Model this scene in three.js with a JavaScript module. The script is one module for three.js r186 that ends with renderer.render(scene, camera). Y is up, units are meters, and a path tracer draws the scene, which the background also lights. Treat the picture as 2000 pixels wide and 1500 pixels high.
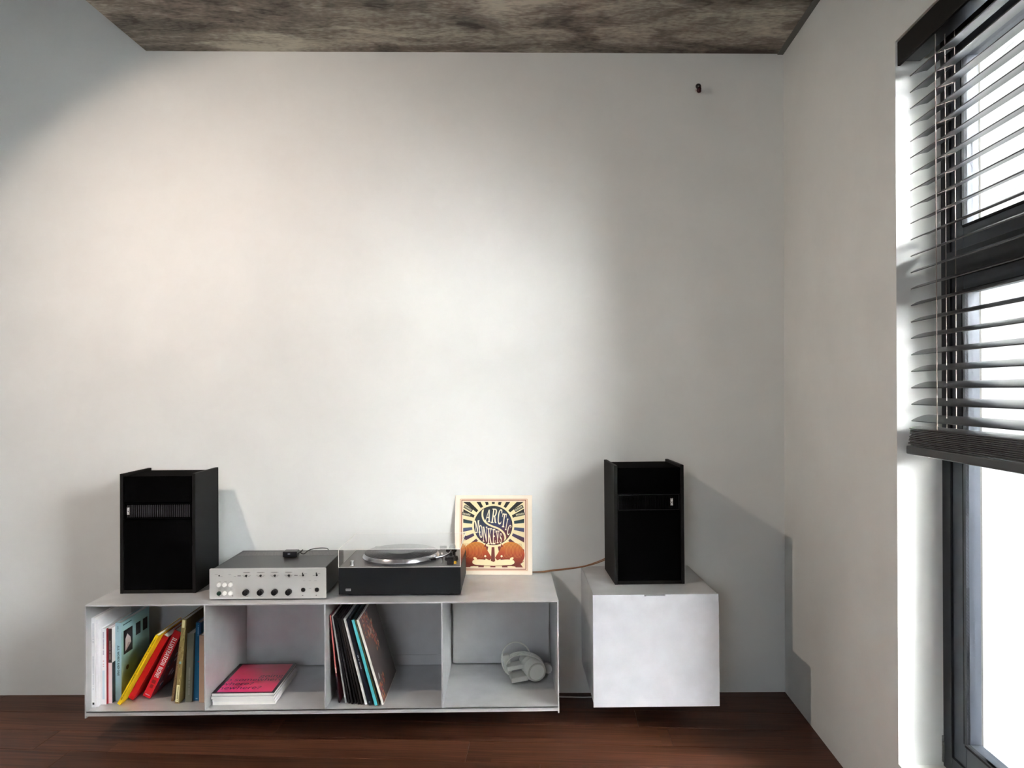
import * as THREE from 'three';
import { RoundedBoxGeometry } from 'three/addons/geometries/RoundedBoxGeometry.js';
import { mergeGeometries } from 'three/addons/utils/BufferGeometryUtils.js';
import { ImprovedNoise } from 'three/addons/math/ImprovedNoise.js';

// ------------------------------------------------------------ camera, sky, sun, lamp, exposure
const scene = new THREE.Scene();
const F = 1480, EYE = 1.2395;                                   // focal length in pixels of a 2000 x 1500 frame; eye height
const camera = new THREE.PerspectiveCamera(2 * Math.atan(750 / F) * 180 / Math.PI, 4 / 3, 0.05, 100);
camera.position.set(0, EYE, 0);
camera.rotation.order = 'YXZ';
camera.rotation.set(Math.atan(13 / F), -Math.atan(15 / F), 0);

const SKY = { zenith: [0.95, 1.2, 1.6], horizon: [1.8, 1.9, 2.0], strength: 0.24 };
{
  const w = 64, h = 32, a = new Float32Array(w * h * 4);
  for (let j = 0; j < h; j++) for (let i = 0; i < w; i++) {
    const el = Math.max(0, (j + 0.5) / h * 2 - 1), k = Math.pow(el, 0.6);
    for (let c = 0; c < 3; c++) a[(j * w + i) * 4 + c] = SKY.horizon[c] * (1 - k) + SKY.zenith[c] * k;
    a[(j * w + i) * 4 + 3] = 1;
  }
  const t = new THREE.DataTexture(a, w, h, THREE.RGBAFormat, THREE.FloatType);
  t.mapping = THREE.EquirectangularReflectionMapping; t.magFilter = THREE.LinearFilter; t.needsUpdate = true;
  scene.background = t; scene.environment = t;
  scene.backgroundIntensity = scene.environmentIntensity = SKY.strength;
}
const sun = new THREE.DirectionalLight(new THREE.Color().setRGB(0.97, 1, 1.03), 24);
sun.position.set(-4.5, 10.5, 2.5); sun.target.position.set(1.5, 1, -1);
sun.castShadow = true;
Object.assign(sun.shadow.camera, { left: -8, right: 8, top: 8, bottom: -8, near: 0.5, far: 30 });
sun.shadow.mapSize.set(2048, 2048);
scene.add(sun, sun.target);
const SPOT = { at: [-1.74, 2.53, -1.80], color: [1, 0.82, 0.69],                       // a reflector lamp: its beam, and the wider spill that the rim of the housing cuts off
  aim: [0.5, -0.8, -0.35], power: 0.205, angle: 68, penumbra: 1, spill: { aim: [0.45, -0.72, -0.53], power: 0.068, angle: 57.5, penumbra: 0.16 } };

const renderer = new THREE.WebGLRenderer({ antialias: true });
renderer.toneMapping = THREE.LinearToneMapping;
renderer.toneMappingExposure = 26.5;
renderer.shadowMap.enabled = true;

// ------------------------------------------------------------ helpers
let seed = 7;
const rnd = () => { seed = (seed + 0x6d2b79f5) | 0; let t = Math.imul(seed ^ (seed >>> 15), 1 | seed); t = (t + Math.imul(t ^ (t >>> 7), 61 | t)) ^ t; return ((t ^ (t >>> 14)) >>> 0) / 4294967296; };
const rr = (a, b) => a + (b - a) * rnd();
const PN = new ImprovedNoise();
const noise = (x, y, z = 0) => PN.noise(x, y, z);
const fbm = (x, y, n = 4, z = 0.37) => { let s = 0, a = 0.5; for (let i = 0; i < n; i++) { s += a * noise(x, y, z + i * 7.1); x *= 2.03; y *= 2.03; a *= 0.5; } return s; };
const clamp = (v, a = 0, b = 1) => Math.min(b, Math.max(a, v));
const mixc = (a, b, t) => a.map((v, i) => v + (b[i] - v) * t);
const lin = (hex) => { const c = new THREE.Color(hex); return [c.r, c.g, c.b]; };

const used = new Map();
function numbered(name) { const n = used.get(name) || 0; used.set(name, n + 1); return n ? `${name}_${String(n).padStart(3, '0')}` : name; }
function shade(o) { o.castShadow = o.receiveShadow = true; return o; }
function thing(name, label, category, group) {
  const o = new THREE.Group(); o.name = numbered(name); scene.add(o);
  o.userData = { label, category }; if (group) o.userData.group = group;
  return o;
}
function structure(name, geo, mat, label) {
  const o = geo ? shade(new THREE.Mesh(geo, mat)) : new THREE.Group();
  o.name = name; o.userData = { kind: 'structure' }; if (label) o.userData.label = label; scene.add(o); return o;
}
function part(parent, name, geo, mat, label) {
  const o = shade(new THREE.Mesh(geo, mat));
  const same = parent.children.filter((c) => c.name === name || c.name.startsWith(name + '_0')).length;
  o.name = same ? `${name}_${String(same).padStart(3, '0')}` : name;
  if (label) o.userData.label = label;
  parent.add(o); return o;
}
// a box from its low corner to its high corner, with uv in metres
function box(x0, x1, y0, y1, z0, z1, r = 0) {
  const w = x1 - x0, h = y1 - y0, d = z1 - z0;
  const g = r ? new RoundedBoxGeometry(w, h, d, 1, Math.min(r, w / 2.1, h / 2.1, d / 2.1)) : new THREE.BoxGeometry(w, h, d);
  g.translate((x0 + x1) / 2, (y0 + y1) / 2, (z0 + z1) / 2);
  return metres(g);
}
function metres(g) {
  if (g.index) g = g.toNonIndexed();
  const p = g.attributes.position, n = g.attributes.normal, uv = new Float32Array(p.count * 2);
  for (let i = 0; i < p.count; i++) {
    const ax = Math.abs(n.getX(i)), ay = Math.abs(n.getY(i)), az = Math.abs(n.getZ(i));
    const [u, v] = ay >= ax && ay >= az ? [p.getX(i), p.getZ(i)] : ax >= az ? [p.getZ(i), p.getY(i)] : [p.getX(i), p.getY(i)];
    uv[2 * i] = u; uv[2 * i + 1] = v;
  }
  g.setAttribute('uv', new THREE.BufferAttribute(uv, 2));
  return g;
}
const join = (list) => mergeGeometries(list.map((g) => (g.index ? g.toNonIndexed() : g)));
function cyl(r0, r1, h, n = 28) { return new THREE.CylinderGeometry(r0, r1, h, n); }
function disc(r, n = 28) { return new THREE.CylinderGeometry(r, r, 0.0006, n).rotateX(Math.PI / 2); }
function tube(points, r, seg = 60, sides = 8) { return new THREE.TubeGeometry(new THREE.CatmullRomCurve3(points.map((p) => new THREE.Vector3(...p))), seg, r, sides, false); }
function lathe(pts, n = 40) { return new THREE.LatheGeometry(pts.map(([x, y]) => new THREE.Vector2(x, y)), n); }
// a printed sheet: a thin plate whose front face carries the print, uv 0..1
function sheet(w, h) { return new THREE.BoxGeometry(w, h, 0.0004); }

function dataTex(w, h, fn, srgb, rep = 1) {
  const a = new Uint8Array(w * h * 4);
  for (let j = 0; j < h; j++) for (let i = 0; i < w; i++) {
    const c = fn(i / w, j / h), k = (j * w + i) * 4;
    for (let q = 0; q < 3; q++) a[k + q] = clamp(Array.isArray(c) ? c[q] : c) * 255;
    a[k + 3] = 255;
  }
  const t = new THREE.DataTexture(a, w, h); t.wrapS = t.wrapT = THREE.RepeatWrapping; t.magFilter = THREE.LinearFilter;
  if (srgb) t.colorSpace = THREE.SRGBColorSpace; t.repeat.set(rep, rep); t.needsUpdate = true; return t;
}
function canvasTex(w, h, draw) {
  const c = document.createElement('canvas'); c.width = w; c.height = h;
  draw(c.getContext('2d'), w, h);
  const t = new THREE.CanvasTexture(c); t.colorSpace = THREE.SRGBColorSpace; return t;
}
const std = (color, roughness = 0.6, metalness = 0, extra = {}) => new THREE.MeshStandardMaterial({ color, roughness, metalness, ...extra });
const printed = (tex, roughness = 0.5) => new THREE.MeshStandardMaterial({ map: tex, roughness });
const decal = (tex, roughness = 0.5) => new THREE.MeshStandardMaterial({ map: tex, roughness, transparent: true });
const wrapNoise = (u, v, f, n, z) => {                            // tiles at 0..1
  const a = fbm(u * f, v * f, n, z), b = fbm((u - 1) * f, v * f, n, z), c = fbm(u * f, (v - 1) * f, n, z), d = fbm((u - 1) * f, (v - 1) * f, n, z);
  const s = u, t = v; return (a * (1 - s) + b * s) * (1 - t) + (c * (1 - s) + d * s) * t;
};

// ------------------------------------------------------------ materials
const texPlaster = dataTex(256, 256, (u, v) => 0.5 + 0.7 * wrapNoise(u, v, 6, 5, 1.3), false, 1.2);
const texPlasterTone = dataTex(256, 256, (u, v) => 0.965 + 0.05 * wrapNoise(u, v, 5, 4, 5.1), true, 0.7);
const wallPaint = std(new THREE.Color().setRGB(0.835, 0.85, 0.825), 0.85, 0, { map: texPlasterTone, bumpMap: texPlaster, bumpScale: 0.0012 });
const revealPaint = std(new THREE.Color().setRGB(0.82, 0.82, 0.81), 0.6);
const texConcrete = dataTex(2048, 420, (u, v) => {
  const x = u * 3.2, y = v * 0.7;
  const wx = fbm(x * 1.4, y * 3.2, 3, 9.1) * 0.7, wy = fbm(x * 1.1 + 4, y * 2.6, 3, 2.2) * 0.45;
  const big = fbm(x * 1.25 + wx, y * 3.0 + wy, 5, 3.3);
  const streak = fbm(x * 3.4 + wx * 2, y * 13 + wy * 6, 5, 6.2);
  const grain = fbm(x * 40, y * 90, 3, 8.8);
  const blot = fbm(x * 3.1 + wy * 2, y * 4.6 + wx, 5, 12.4);
  let t = 0.54 + big * 1.25 + streak * 0.6 + grain * 0.4;
  t = clamp(t + clamp((blot - 0.08) * 5) * 0.26 - clamp((-blot - 0.10) * 6) * 0.34);
  const vein = Math.abs(fbm(x * 3.0 + 7, y * 12 + wy * 4, 4, 15.0)); t -= clamp(0.05 - vein, 0, 0.05) * 4;
  const c = t < 0.5 ? mixc(lin('#4a433d'), lin('#8d857c'), clamp(t) * 2) : mixc(lin('#8d857c'), lin('#cfcbbe'), (clamp(t) - 0.5) * 2);
  const warm = clamp(0.5 + fbm(x * 0.9 + 3, y * 1.8, 3, 20) * 1.6);
  return mixc(mixc(c, [c[0] * 0.97, c[1], c[2] * 0.96], 1), [c[0] * 1.05, c[1] * 0.97, c[2] * 0.93], warm).map((q) => Math.pow(q, 1 / 2.2));
}, true);
texConcrete.wrapS = texConcrete.wrapT = THREE.MirroredRepeatWrapping; texConcrete.repeat.set(1 / 3.2, 1 / 0.7);
const concrete = std(0xffffff, 0.8, 0, { map: texConcrete });
const concreteStrip = std(new THREE.Color().setRGB(0.16, 0.155, 0.145), 0.85);
const texWood = dataTex(1024, 512, (u, v) => {
  const w = fbm(u * 3, v * 5, 3, 1.1) * 0.5;
  const g = fbm(u * 5 + w, v * 70 + w * 9, 4, 2.7), g2 = fbm(u * 14, v * 160, 3, 4.4), b = fbm(u * 2.2, v * 7, 3, 6.6);
  const ring = 0.5 + 0.5 * Math.sin((v * 26 + w * 9 + b * 5) * 2);
  const t = clamp(0.45 + g * 0.8 + g2 * 0.35 + b * 0.6 + (ring - 0.5) * 0.16);
  return mixc([0.060, 0.020, 0.010], [0.235, 0.095, 0.052], t).map((q) => Math.pow(q, 1 / 2.2));
}, true);
texWood.repeat.set(1 / 1.6, 1 / 0.5);
const woodTones = [0.42, 0.58, 0.72, 0.50].map((k) => new THREE.MeshPhysicalMaterial({ color: new THREE.Color().setRGB(k, k * 0.90, k * 0.86), roughness: 0.40, specularIntensity: 0.35, map: texWood }));
const texAlu = dataTex(256, 256, (u, v) => 0.5 + 0.9 * wrapNoise(u, v, 40, 2, 3.3), false, 4);
const texAluTone = dataTex(256, 256, (u, v) => 0.93 + 0.10 * wrapNoise(u, v, 6, 5, 2.3), true, 2.2);
const aluminium = new THREE.MeshStandardMaterial({ color: new THREE.Color().setRGB(0.74, 0.74, 0.74), metalness: 0.42, roughness: 0.42, map: texAluTone, bumpMap: texAlu, bumpScale: 0.00012 });
const aluDoor = new THREE.MeshStandardMaterial({ color: new THREE.Color().setRGB(0.80, 0.82, 0.86), metalness: 0.25, roughness: 0.45, map: texAluTone, bumpMap: texAlu, bumpScale: 0.0002 });
const aluEdge = std(new THREE.Color().setRGB(0.85, 0.85, 0.85), 0.4, 0.6);
const dull = (r, g, b, roughness, specularIntensity, extra = {}) => new THREE.MeshPhysicalMaterial({ color: new THREE.Color().setRGB(r, g, b), roughness, specularIntensity, ...extra });
const M = {
  panelBlack: dull(0.011, 0.0105, 0.010, 0.6, 0.22), grille: dull(0.0012, 0.0012, 0.0013, 0.95, 0.06), gloss: dull(0.001, 0.001, 0.001, 0.4, 0.1),
  rib: dull(0.03, 0.03, 0.033, 0.45, 0.6), frameDark: std(new THREE.Color().setRGB(0.02, 0.02, 0.02), 0.35), white: std(0xf2f2f0, 0.5), black: std(0x0b0b0c, 0.5),
  plate: std(new THREE.Color().setRGB(0.66, 0.65, 0.62), 0.42, 0.35), ampCase: std(new THREE.Color().setRGB(0.045, 0.043, 0.042), 0.38, 0.3), chrome: std(0xe8e8ea, 0.12, 1), steel: std(0xc9cbd0, 0.25, 1), rubber: std(0x08080a, 0.9),
  plinth: dull(0.012, 0.0125, 0.014, 0.5, 0.35), deck: std(new THREE.Color().setRGB(0.20, 0.195, 0.19), 0.45, 0.2), vinyl: std(0x0c0b0b, 0.28), yellow: std(0xf0b81e, 0.5), knob: std(0x161617, 0.35, 0.3), buttonWhite: std(0xf4f3ee, 0.35), buttonGreen: std(0x123e2c, 0.35),
  acrylic: new THREE.MeshPhysicalMaterial({ color: 0xffffff, transmission: 1, thickness: 0, roughness: 0.04, ior: 1.49 }), acrylicEdge: new THREE.MeshPhysicalMaterial({ color: 0xf6f4f0, transmission: 0.35, thickness: 0, roughness: 0.7 }),
  blind: new THREE.MeshPhysicalMaterial({ color: new THREE.Color().setRGB(0.026, 0.026, 0.029), roughness: 0.3, clearcoat: 0.5, clearcoatRoughness: 0.25 }), cord: std(0x8d8078, 0.8), frame: std(new THREE.Color().setRGB(0.010, 0.012, 0.016), 0.4), sash: std(new THREE.Color().setRGB(0.035, 0.042, 0.055), 0.45),
  glass: new THREE.MeshPhysicalMaterial({ color: 0xffffff, transmission: 1, thickness: 0, roughness: 0, ior: 1.5 }),
  paper: std(0xf3f1ec, 0.8), bag: std(new THREE.Color().setRGB(0.74, 0.74, 0.68), 0.5), copper: std(new THREE.Color().setRGB(0.36, 0.17, 0.08), 0.45), greyCable: std(0xb9b8b4, 0.6),
};

// ------------------------------------------------------------ the room
// The window wall is 3.8 degrees out of square; WALL turns its own axes (x outwards, y up, z along it from the back corner) into the room's.
const BACK = -3.116, TH = 0.066, HC = 2.635, CORNER = new THREE.Vector3(1.1552, 0, BACK);
function onWall(o, d = 0, y = 0, a = 0) {
  o.rotation.y = -TH;
  o.position.set(CORNER.x + d * Math.cos(TH) - a * Math.sin(TH), y, CORNER.z + d * Math.sin(TH) + a * Math.cos(TH));
  return o;
}
const OPEN = { a0: 1.03, a1: 3.03, y0: 0.209, y1: 2.21 }, THICK = 0.215;
structure('wall_back', box(-3.9, 1.2, -0.1, 3.6, BACK - 0.2, BACK), wallPaint);
{
  const s = new THREE.Shape([[-3.4, -0.1], [5.4, -0.1], [5.4, 3.6], [-3.4, 3.6]].map((p) => new THREE.Vector2(...p)));
  s.holes.push(new THREE.Path([[OPEN.a0, OPEN.y0], [OPEN.a0, OPEN.y1], [OPEN.a1, OPEN.y1], [OPEN.a1, OPEN.y0]].map((p) => new THREE.Vector2(...p))));
  const g = new THREE.ExtrudeGeometry(s, { depth: THICK, bevelEnabled: false });
  g.applyMatrix4(new THREE.Matrix4().makeBasis(new THREE.Vector3(0, 0, 1), new THREE.Vector3(0, 1, 0), new THREE.Vector3(-1, 0, 0)).multiply(new THREE.Matrix4()));
  g.translate(THICK, 0, 0);
  onWall(structure('wall_right', metres(g), wallPaint));
  s.holes.length = 0;                                              // a dark rendered skin on the outside of that wall
  s.holes.push(new THREE.Path([[OPEN.a0, OPEN.y0], [OPEN.a0, OPEN.y1], [OPEN.a1, OPEN.y1], [OPEN.a1, OPEN.y0]].map((p) => new THREE.Vector2(...p))));
  const k = new THREE.ExtrudeGeometry(s, { depth: 0.012, bevelEnabled: false });
  k.applyMatrix4(new THREE.Matrix4().makeBasis(new THREE.Vector3(0, 0, 1), new THREE.Vector3(0, 1, 0), new THREE.Vector3(-1, 0, 0)));
  onWall(structure('wall_right_render', metres(k.translate(THICK + 0.0125, 0, 0)), std(0x55534f, 0.9)));
}
structure('wall_left', box(-3.9, -3.7, -0.1, 3.6, BACK, 2.2), wallPaint);
{                                                                   // the wall behind the camera has a plain window of its own
  const s = new THREE.Shape([[-3.9, -0.1], [1.4, -0.1], [1.4, 3.6], [-3.9, 3.6]].map((p) => new THREE.Vector2(...p)));
  s.holes.push(new THREE.Path([[-1.6, 0.9], [-1.6, 2.25], [-0.7, 2.25], [-0.7, 0.9]].map((p) => new THREE.Vector2(...p))));
  structure('wall_front', metres(new THREE.ExtrudeGeometry(s, { depth: 0.2, bevelEnabled: false }).translate(0, 0, 2.0)), wallPaint);
}
structure('ceiling_upper', box(-3.9, 1.6, 3.4, 3.6, -6.6, 2.2), wallPaint);
{                                                                   // the concrete slab stops at the left; beyond it the room is taller
  const s = new THREE.Shape([[-1.4715, BACK], [1.155 + 0.005, BACK], [1.1552 - Math.tan(TH) * 5.1, 1.98], [-1.4715 - 0.062 * 5.1, 1.98]].map(([x, z]) => new THREE.Vector2(x, -z)));
  const g = new THREE.ExtrudeGeometry(s, { depth: 0.22, bevelEnabled: false });
  g.rotateX(-Math.PI / 2); g.translate(0, HC, 0);
  const m = metres(g), uv = m.attributes.uv;
  for (let i = 0; i < uv.count; i++) uv.setXY(i, uv.getX(i) + 1.6, uv.getY(i) + 3.15);
  structure('ceiling', m, concrete);
}
onWall(structure('trim_1', box(-0.024, -0.0005, HC - 0.004, HC, 0.0, 5.0), concreteStrip, 'grey strip along the right edge of the concrete ceiling'));
// floor: dark planks laid square to the window wall
const floor = structure('floor');
{
  part(floor, 'subfloor', box(-3.9, 1.6, -0.12, -0.012, BACK - 0.02, 2.2), woodTones[0]);
  const rows = [], W = 0.148;
  for (let k = -5; k <= 6; k++) rows.push(0.507 + W * k);
  rows.forEach((a, r) => {
    let d = r === 5 ? -1.245 - 1.5 * 2 : -5.4 - rr(0, 1.3);
    let k = 0;
    while (d < 0.05) {
      const len = r === 5 ? 1.5 : rr(1.2, 1.9), d1 = Math.min(d + len, 0.05);
      if (d1 > -3.6) {
        const g = box(Math.max(d, -5), d1 - 0.0008, -0.012, 0, a, a + W - 0.0008, 0.0008), uv = g.attributes.uv, ou = rnd(), ov = rnd();
        for (let i = 0; i < uv.count; i++) uv.setXY(i, uv.getX(i) + ou * 3, uv.getY(i) + ov);
        onWall(part(floor, 'plank', g, woodTones[(r * 7 + k * 3) % 4]));
      }
      d += len; k++;
    }
  });
  const far = onWall(part(floor, 'floorboards', box(-5.2, 0.05, -0.012, -0.0002, 0.507 + W * 7, 5.2), woodTones[1])); far.userData.kind = 'stuff';
}
// outside: a pale rendered wall across a narrow yard
{
  const texRender = canvasTex(1024, 1024, (c, w, h) => {
    c.fillStyle = '#f4f4f2'; c.fillRect(0, 0, w, h);
    for (let i = 0; i < 60; i++) { c.fillStyle = `rgba(${rnd() < 0.5 ? '214,222,228' : '236,228,224'},${rr(0.05, 0.22)})`; c.beginPath(); c.ellipse(rr(0, w), rr(0, h), rr(20, 120), rr(10, 70), rr(0, 3), 0, 7); c.fill(); }
    c.strokeStyle = 'rgba(150,160,165,0.7)';
    for (let i = 0; i < 14; i++) { c.lineWidth = rr(0.8, 2); c.beginPath(); let x = rr(0, w), y = rr(0, h), t = rr(0, 6.3); c.moveTo(x, y); for (let k = 0; k < 22; k++) { t += rr(-0.6, 0.6); x += Math.cos(t) * 12; y += Math.sin(t) * 12; c.lineTo(x, y); } c.stroke(); }
  });
  texRender.wrapS = texRender.wrapT = THREE.RepeatWrapping; texRender.repeat.set(0.5, 0.5);
  onWall(structure('wall_outside', box(1.9, 2.1, -1.3, 5.2, -4, 4.9), std(0xffffff, 0.9, 0, { map: texRender })));
  onWall(structure('wall_outside_end', box(THICK, 2.1, -1.3, 5.2, 4.9, 5.1), std(0xd8d6d0, 0.9)));
  onWall(structure('wall_outside_far', box(THICK, 2.1, -1.3, 5.2, -4.2, -4.0), std(0xf0efec, 0.9)));
  onWall(structure('balcony', box(THICK, 1.9, 3.6, 3.8, -4, 3.05), std(0x8f8d8a, 0.9)));
  onWall(structure('ground', box(-1, 2.1, -1.4, -1.2, -4, 5.1), std(0xa8a6a0, 0.9)));
}
// window behind the camera, under a shallow canopy
{
  const w = structure('window_2'), x0 = -1.6, x1 = -0.7, y0 = 0.9, y1 = 2.25, f = 0.05;
  part(w, 'frame', join([box(x0, x1, y0, y0 + f, 2.1, 2.15), box(x0, x1, y1 - f, y1, 2.1, 2.15), box(x0, x0 + f, y0 + f, y1 - f, 2.1, 2.15), box(x1 - f, x1, y0 + f, y1 - f, 2.1, 2.15), box(-1.17, -1.13, y0 + f, y1 - f, 2.1, 2.15)]), M.frame);
  for (const [a, b] of [[x0 + f, -1.17], [-1.13, x1 - f]]) part(w, 'pane', box(a, b, y0 + f, y1 - f, 2.122, 2.126), M.glass);
  part(w, 'canopy', box(x0 - 0.3, x1 + 0.3, 2.5, 2.58, 2.2, 2.95), std(0xd8d6d0, 0.9));
}
// window
{
  const w = onWall(structure('window_1'));
  const { a0, a1, y0, y1 } = OPEN, D0 = 0.12, D1 = 0.172, m = M;
  const fr = 0.044, sa = 0.062, t0 = 1.512, t1 = 1.642;
  part(w, 'frame_stile', box(D0, D1, y0, y1, a0, a0 + fr, 0.002), m.frame); part(w, 'frame_stile', box(D0, D1, y0, y1, a1 - fr, a1, 0.002), m.frame);
  part(w, 'frame_rail', box(D0, D1, y1 - fr, y1, a0 + fr, a1 - fr, 0.002), m.frame); part(w, 'frame_rail', box(D0, D1, y0, y0 + fr, a0 + fr, a1 - fr, 0.002), m.frame);
  part(w, 'transom', box(D0 - 0.004, D1, t0 + 0.03, t1 - 0.03, a0 + fr, a1 - fr, 0.002), m.frame);
  const mid = (a0 + a1) / 2;
  for (const [b0, b1] of [[y0 + fr, t0 + 0.03], [t1 - 0.03, y1 - fr]]) for (const [c0, c1] of [[a0 + fr, mid - 0.02], [mid + 0.02, a1 - fr]]) {
    const sash = part(w, 'sash', join([box(D0 + 0.006, D1 - 0.006, b0, b1, c0, c0 + sa, 0.002), box(D0 + 0.006, D1 - 0.006, b0, b1, c1 - sa, c1, 0.002), box(D0 + 0.006, D1 - 0.006, b0, b0 + sa, c0 + sa, c1 - sa, 0.002), box(D0 + 0.006, D1 - 0.006, b1 - sa * 0.7, b1, c0 + sa, c1 - sa, 0.002)]), m.sash);
    const b2 = b1 - sa * 0.7, bead = 0.006;
    part(sash, 'glazing_bead', join([box(D0 + 0.002, D0 + 0.016, b0 + sa, b2, c0 + sa - bead, c0 + sa), box(D0 + 0.002, D0 + 0.016, b0 + sa, b2, c1 - sa, c1 - sa + bead), box(D0 + 0.002, D0 + 0.016, b0 + sa - bead, b0 + sa, c0 + sa, c1 - sa), box(D0 + 0.002, D0 + 0.016, b2, b2 + bead, c0 + sa, c1 - sa)]), m.rubber);
    part(sash, 'pane', box(0.146, 0.150, b0 + sa, b2, c0 + sa, c1 - sa), m.glass);
  }
  part(w, 'mullion', box(D0, D1, y0 + fr, y1 - fr, mid - 0.02, mid + 0.02), m.frame);
  part(w, 'outer_bead', box(0.193, 0.196, y0, y1, a0 - 0.0, a0 + 0.003), m.frame);
  part(w, 'outer_sill', box(D1, 0.25, y0 - 0.02, y0 + 0.012, a0, a1), std(0xcfd2d6, 0.4, 0.4));
  const sl = []; for (let i = 0; i < 9; i++) sl.push(box(D0 - 0.004, D0, y0 + 0.012 + i * 0.008, y0 + 0.019 + i * 0.008, a0 + 0.001, a0 + 0.004 + rr(0, 0.004)));
  part(w, 'sealant', join(sl), std(0x6f7270, 0.9));
}
// blind
{
  const b = onWall(thing('venetian_blind', 'dark slatted blind half lowered in the tall window', 'blind'), 0, 0, OPEN.a0);
  const L = OPEN.a1 - OPEN.a0, m = M.blind;
  const hr = part(b, 'headrail', box(0.012, 0.066, 2.152, 2.205, 0.004, L - 0.004, 0.003), m);
  part(b, 'valance', box(0.004, 0.012, 2.140, 2.207, 0.002, L - 0.002, 0.002), dull(0.008, 0.0075, 0.007, 0.5, 0.3));
  const R = 0.06, half = 0.0245, sh = new THREE.Shape(), n = 8, th = 0.0026;
  for (let i = 0; i <= n; i++) { const x = -half + 2 * half * i / n, y = 0.0028 * (1 - (x / half) ** 2); i ? sh.lineTo(x, y) : sh.moveTo(x, y); }
  for (let i = n; i >= 0; i--) { const x = -half + 2 * half * i / n, y = 0.0028 * (1 - (x / half) ** 2) - th; sh.lineTo(x, y); }
  const slatGeo = new THREE.ExtrudeGeometry(sh, { depth: L - 0.05, bevelEnabled: false }).translate(0, 0, 0.025);
  const ys = [];
  for (let i = 0; i < 22; i++) ys.push(2.1031 - 0.045 * i);
  for (const y of ys) { const s = part(b, 'slat', slatGeo, m); s.position.set(0.050, y + 0.0082, 0); s.rotation.z = 19.5 * Math.PI / 180; }
  for (let i = 0; i < 11; i++) { const s = part(b, 'stacked_slat', slatGeo, m); s.position.set(0.046 + rr(-0.0035, 0.0035), 1.0935 + i * 0.0047, rr(-0.004, 0.006)); s.rotation.z = (1 + i * 0.5) * Math.PI / 180; }
  part(b, 'bottom_rail', box(0.018, 0.070, 1.066, 1.089, 0.012, L - 0.014, 0.004), m);
  for (let k = 0; k < 4; k++) {
    const a = 0.167 + k * (L - 0.334) / 3;
    for (const d of [0.0262, 0.0738]) part(b, 'ladder_cord', box(d - 0.0009, d + 0.0009, 1.075, 2.16, a - 0.0009, a + 0.0009), M.cord);
    part(b, 'lift_cord', box(0.0493, 0.0507, 1.075, 2.16, a - 0.0007, a + 0.0007), M.cord);
    const rungs = ys.map((y) => { const g = new THREE.BoxGeometry(0.050, 0.0012, 0.0012); g.rotateZ(19.5 * Math.PI / 180); g.translate(0.05, y + 0.0062, a); return g; });
    const rg = part(b, 'ladder_rungs', join(rungs), M.cord); rg.userData.kind = 'stuff';
  }
}
// lamp: hangs in the taller part of the room, just out of the frame
{
  const p = new THREE.Vector3(...SPOT.at), aim = new THREE.Vector3(...SPOT.aim).normalize();
  const t = thing('spotlight', 'white spotlight on a stem in the taller part of the room', 'spotlight');
  t.position.set(p.x, 3.4, p.z);
  const head = p.clone().addScaledVector(aim, -0.012);
  part(t, 'canopy', cyl(0.05, 0.05, 0.03).translate(0, -0.015, 0), M.white);
  const back = head.clone().addScaledVector(aim, -0.09), drop = 3.4 - back.y;
  part(t, 'stem', cyl(0.007, 0.007, drop, 12).translate(0, -drop / 2, 0), M.white).position.set(back.x - p.x, 0, back.z - p.z);
  const q = new THREE.Quaternion().setFromUnitVectors(new THREE.Vector3(0, 1, 0), aim);
  const h = part(t, 'housing', lathe([[0, -0.1], [0.03, -0.1], [0.034, -0.09], [0.036, 0], [0.033, 0], [0.031, -0.006], [0, -0.006]]), M.white);
  h.quaternion.copy(q); h.position.set(head.x - p.x, head.y - 3.4, head.z - p.z);
  const g = part(h, 'bulb', cyl(0.028, 0.028, 0.002), std(0xffffff, 0.5, 0, { emissive: new THREE.Color().setRGB(...SPOT.color), emissiveIntensity: 0.3 }));
  g.position.y = -0.003;
  for (const [name, l] of [['spotlight_beam', SPOT], ['spotlight_spill', SPOT.spill]]) {
    const s = new THREE.SpotLight(new THREE.Color().setRGB(...SPOT.color), l.power, 0, l.angle * Math.PI / 180, l.penumbra, 2);
    s.name = name; s.position.copy(p); s.target.position.copy(p).add(new THREE.Vector3(...l.aim)); s.castShadow = true; s.shadow.radius = 0.8; s.shadow.mapSize.set(2048, 2048); s.shadow.camera.near = 0.02;
    scene.add(s, s.target);
  }
}

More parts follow.
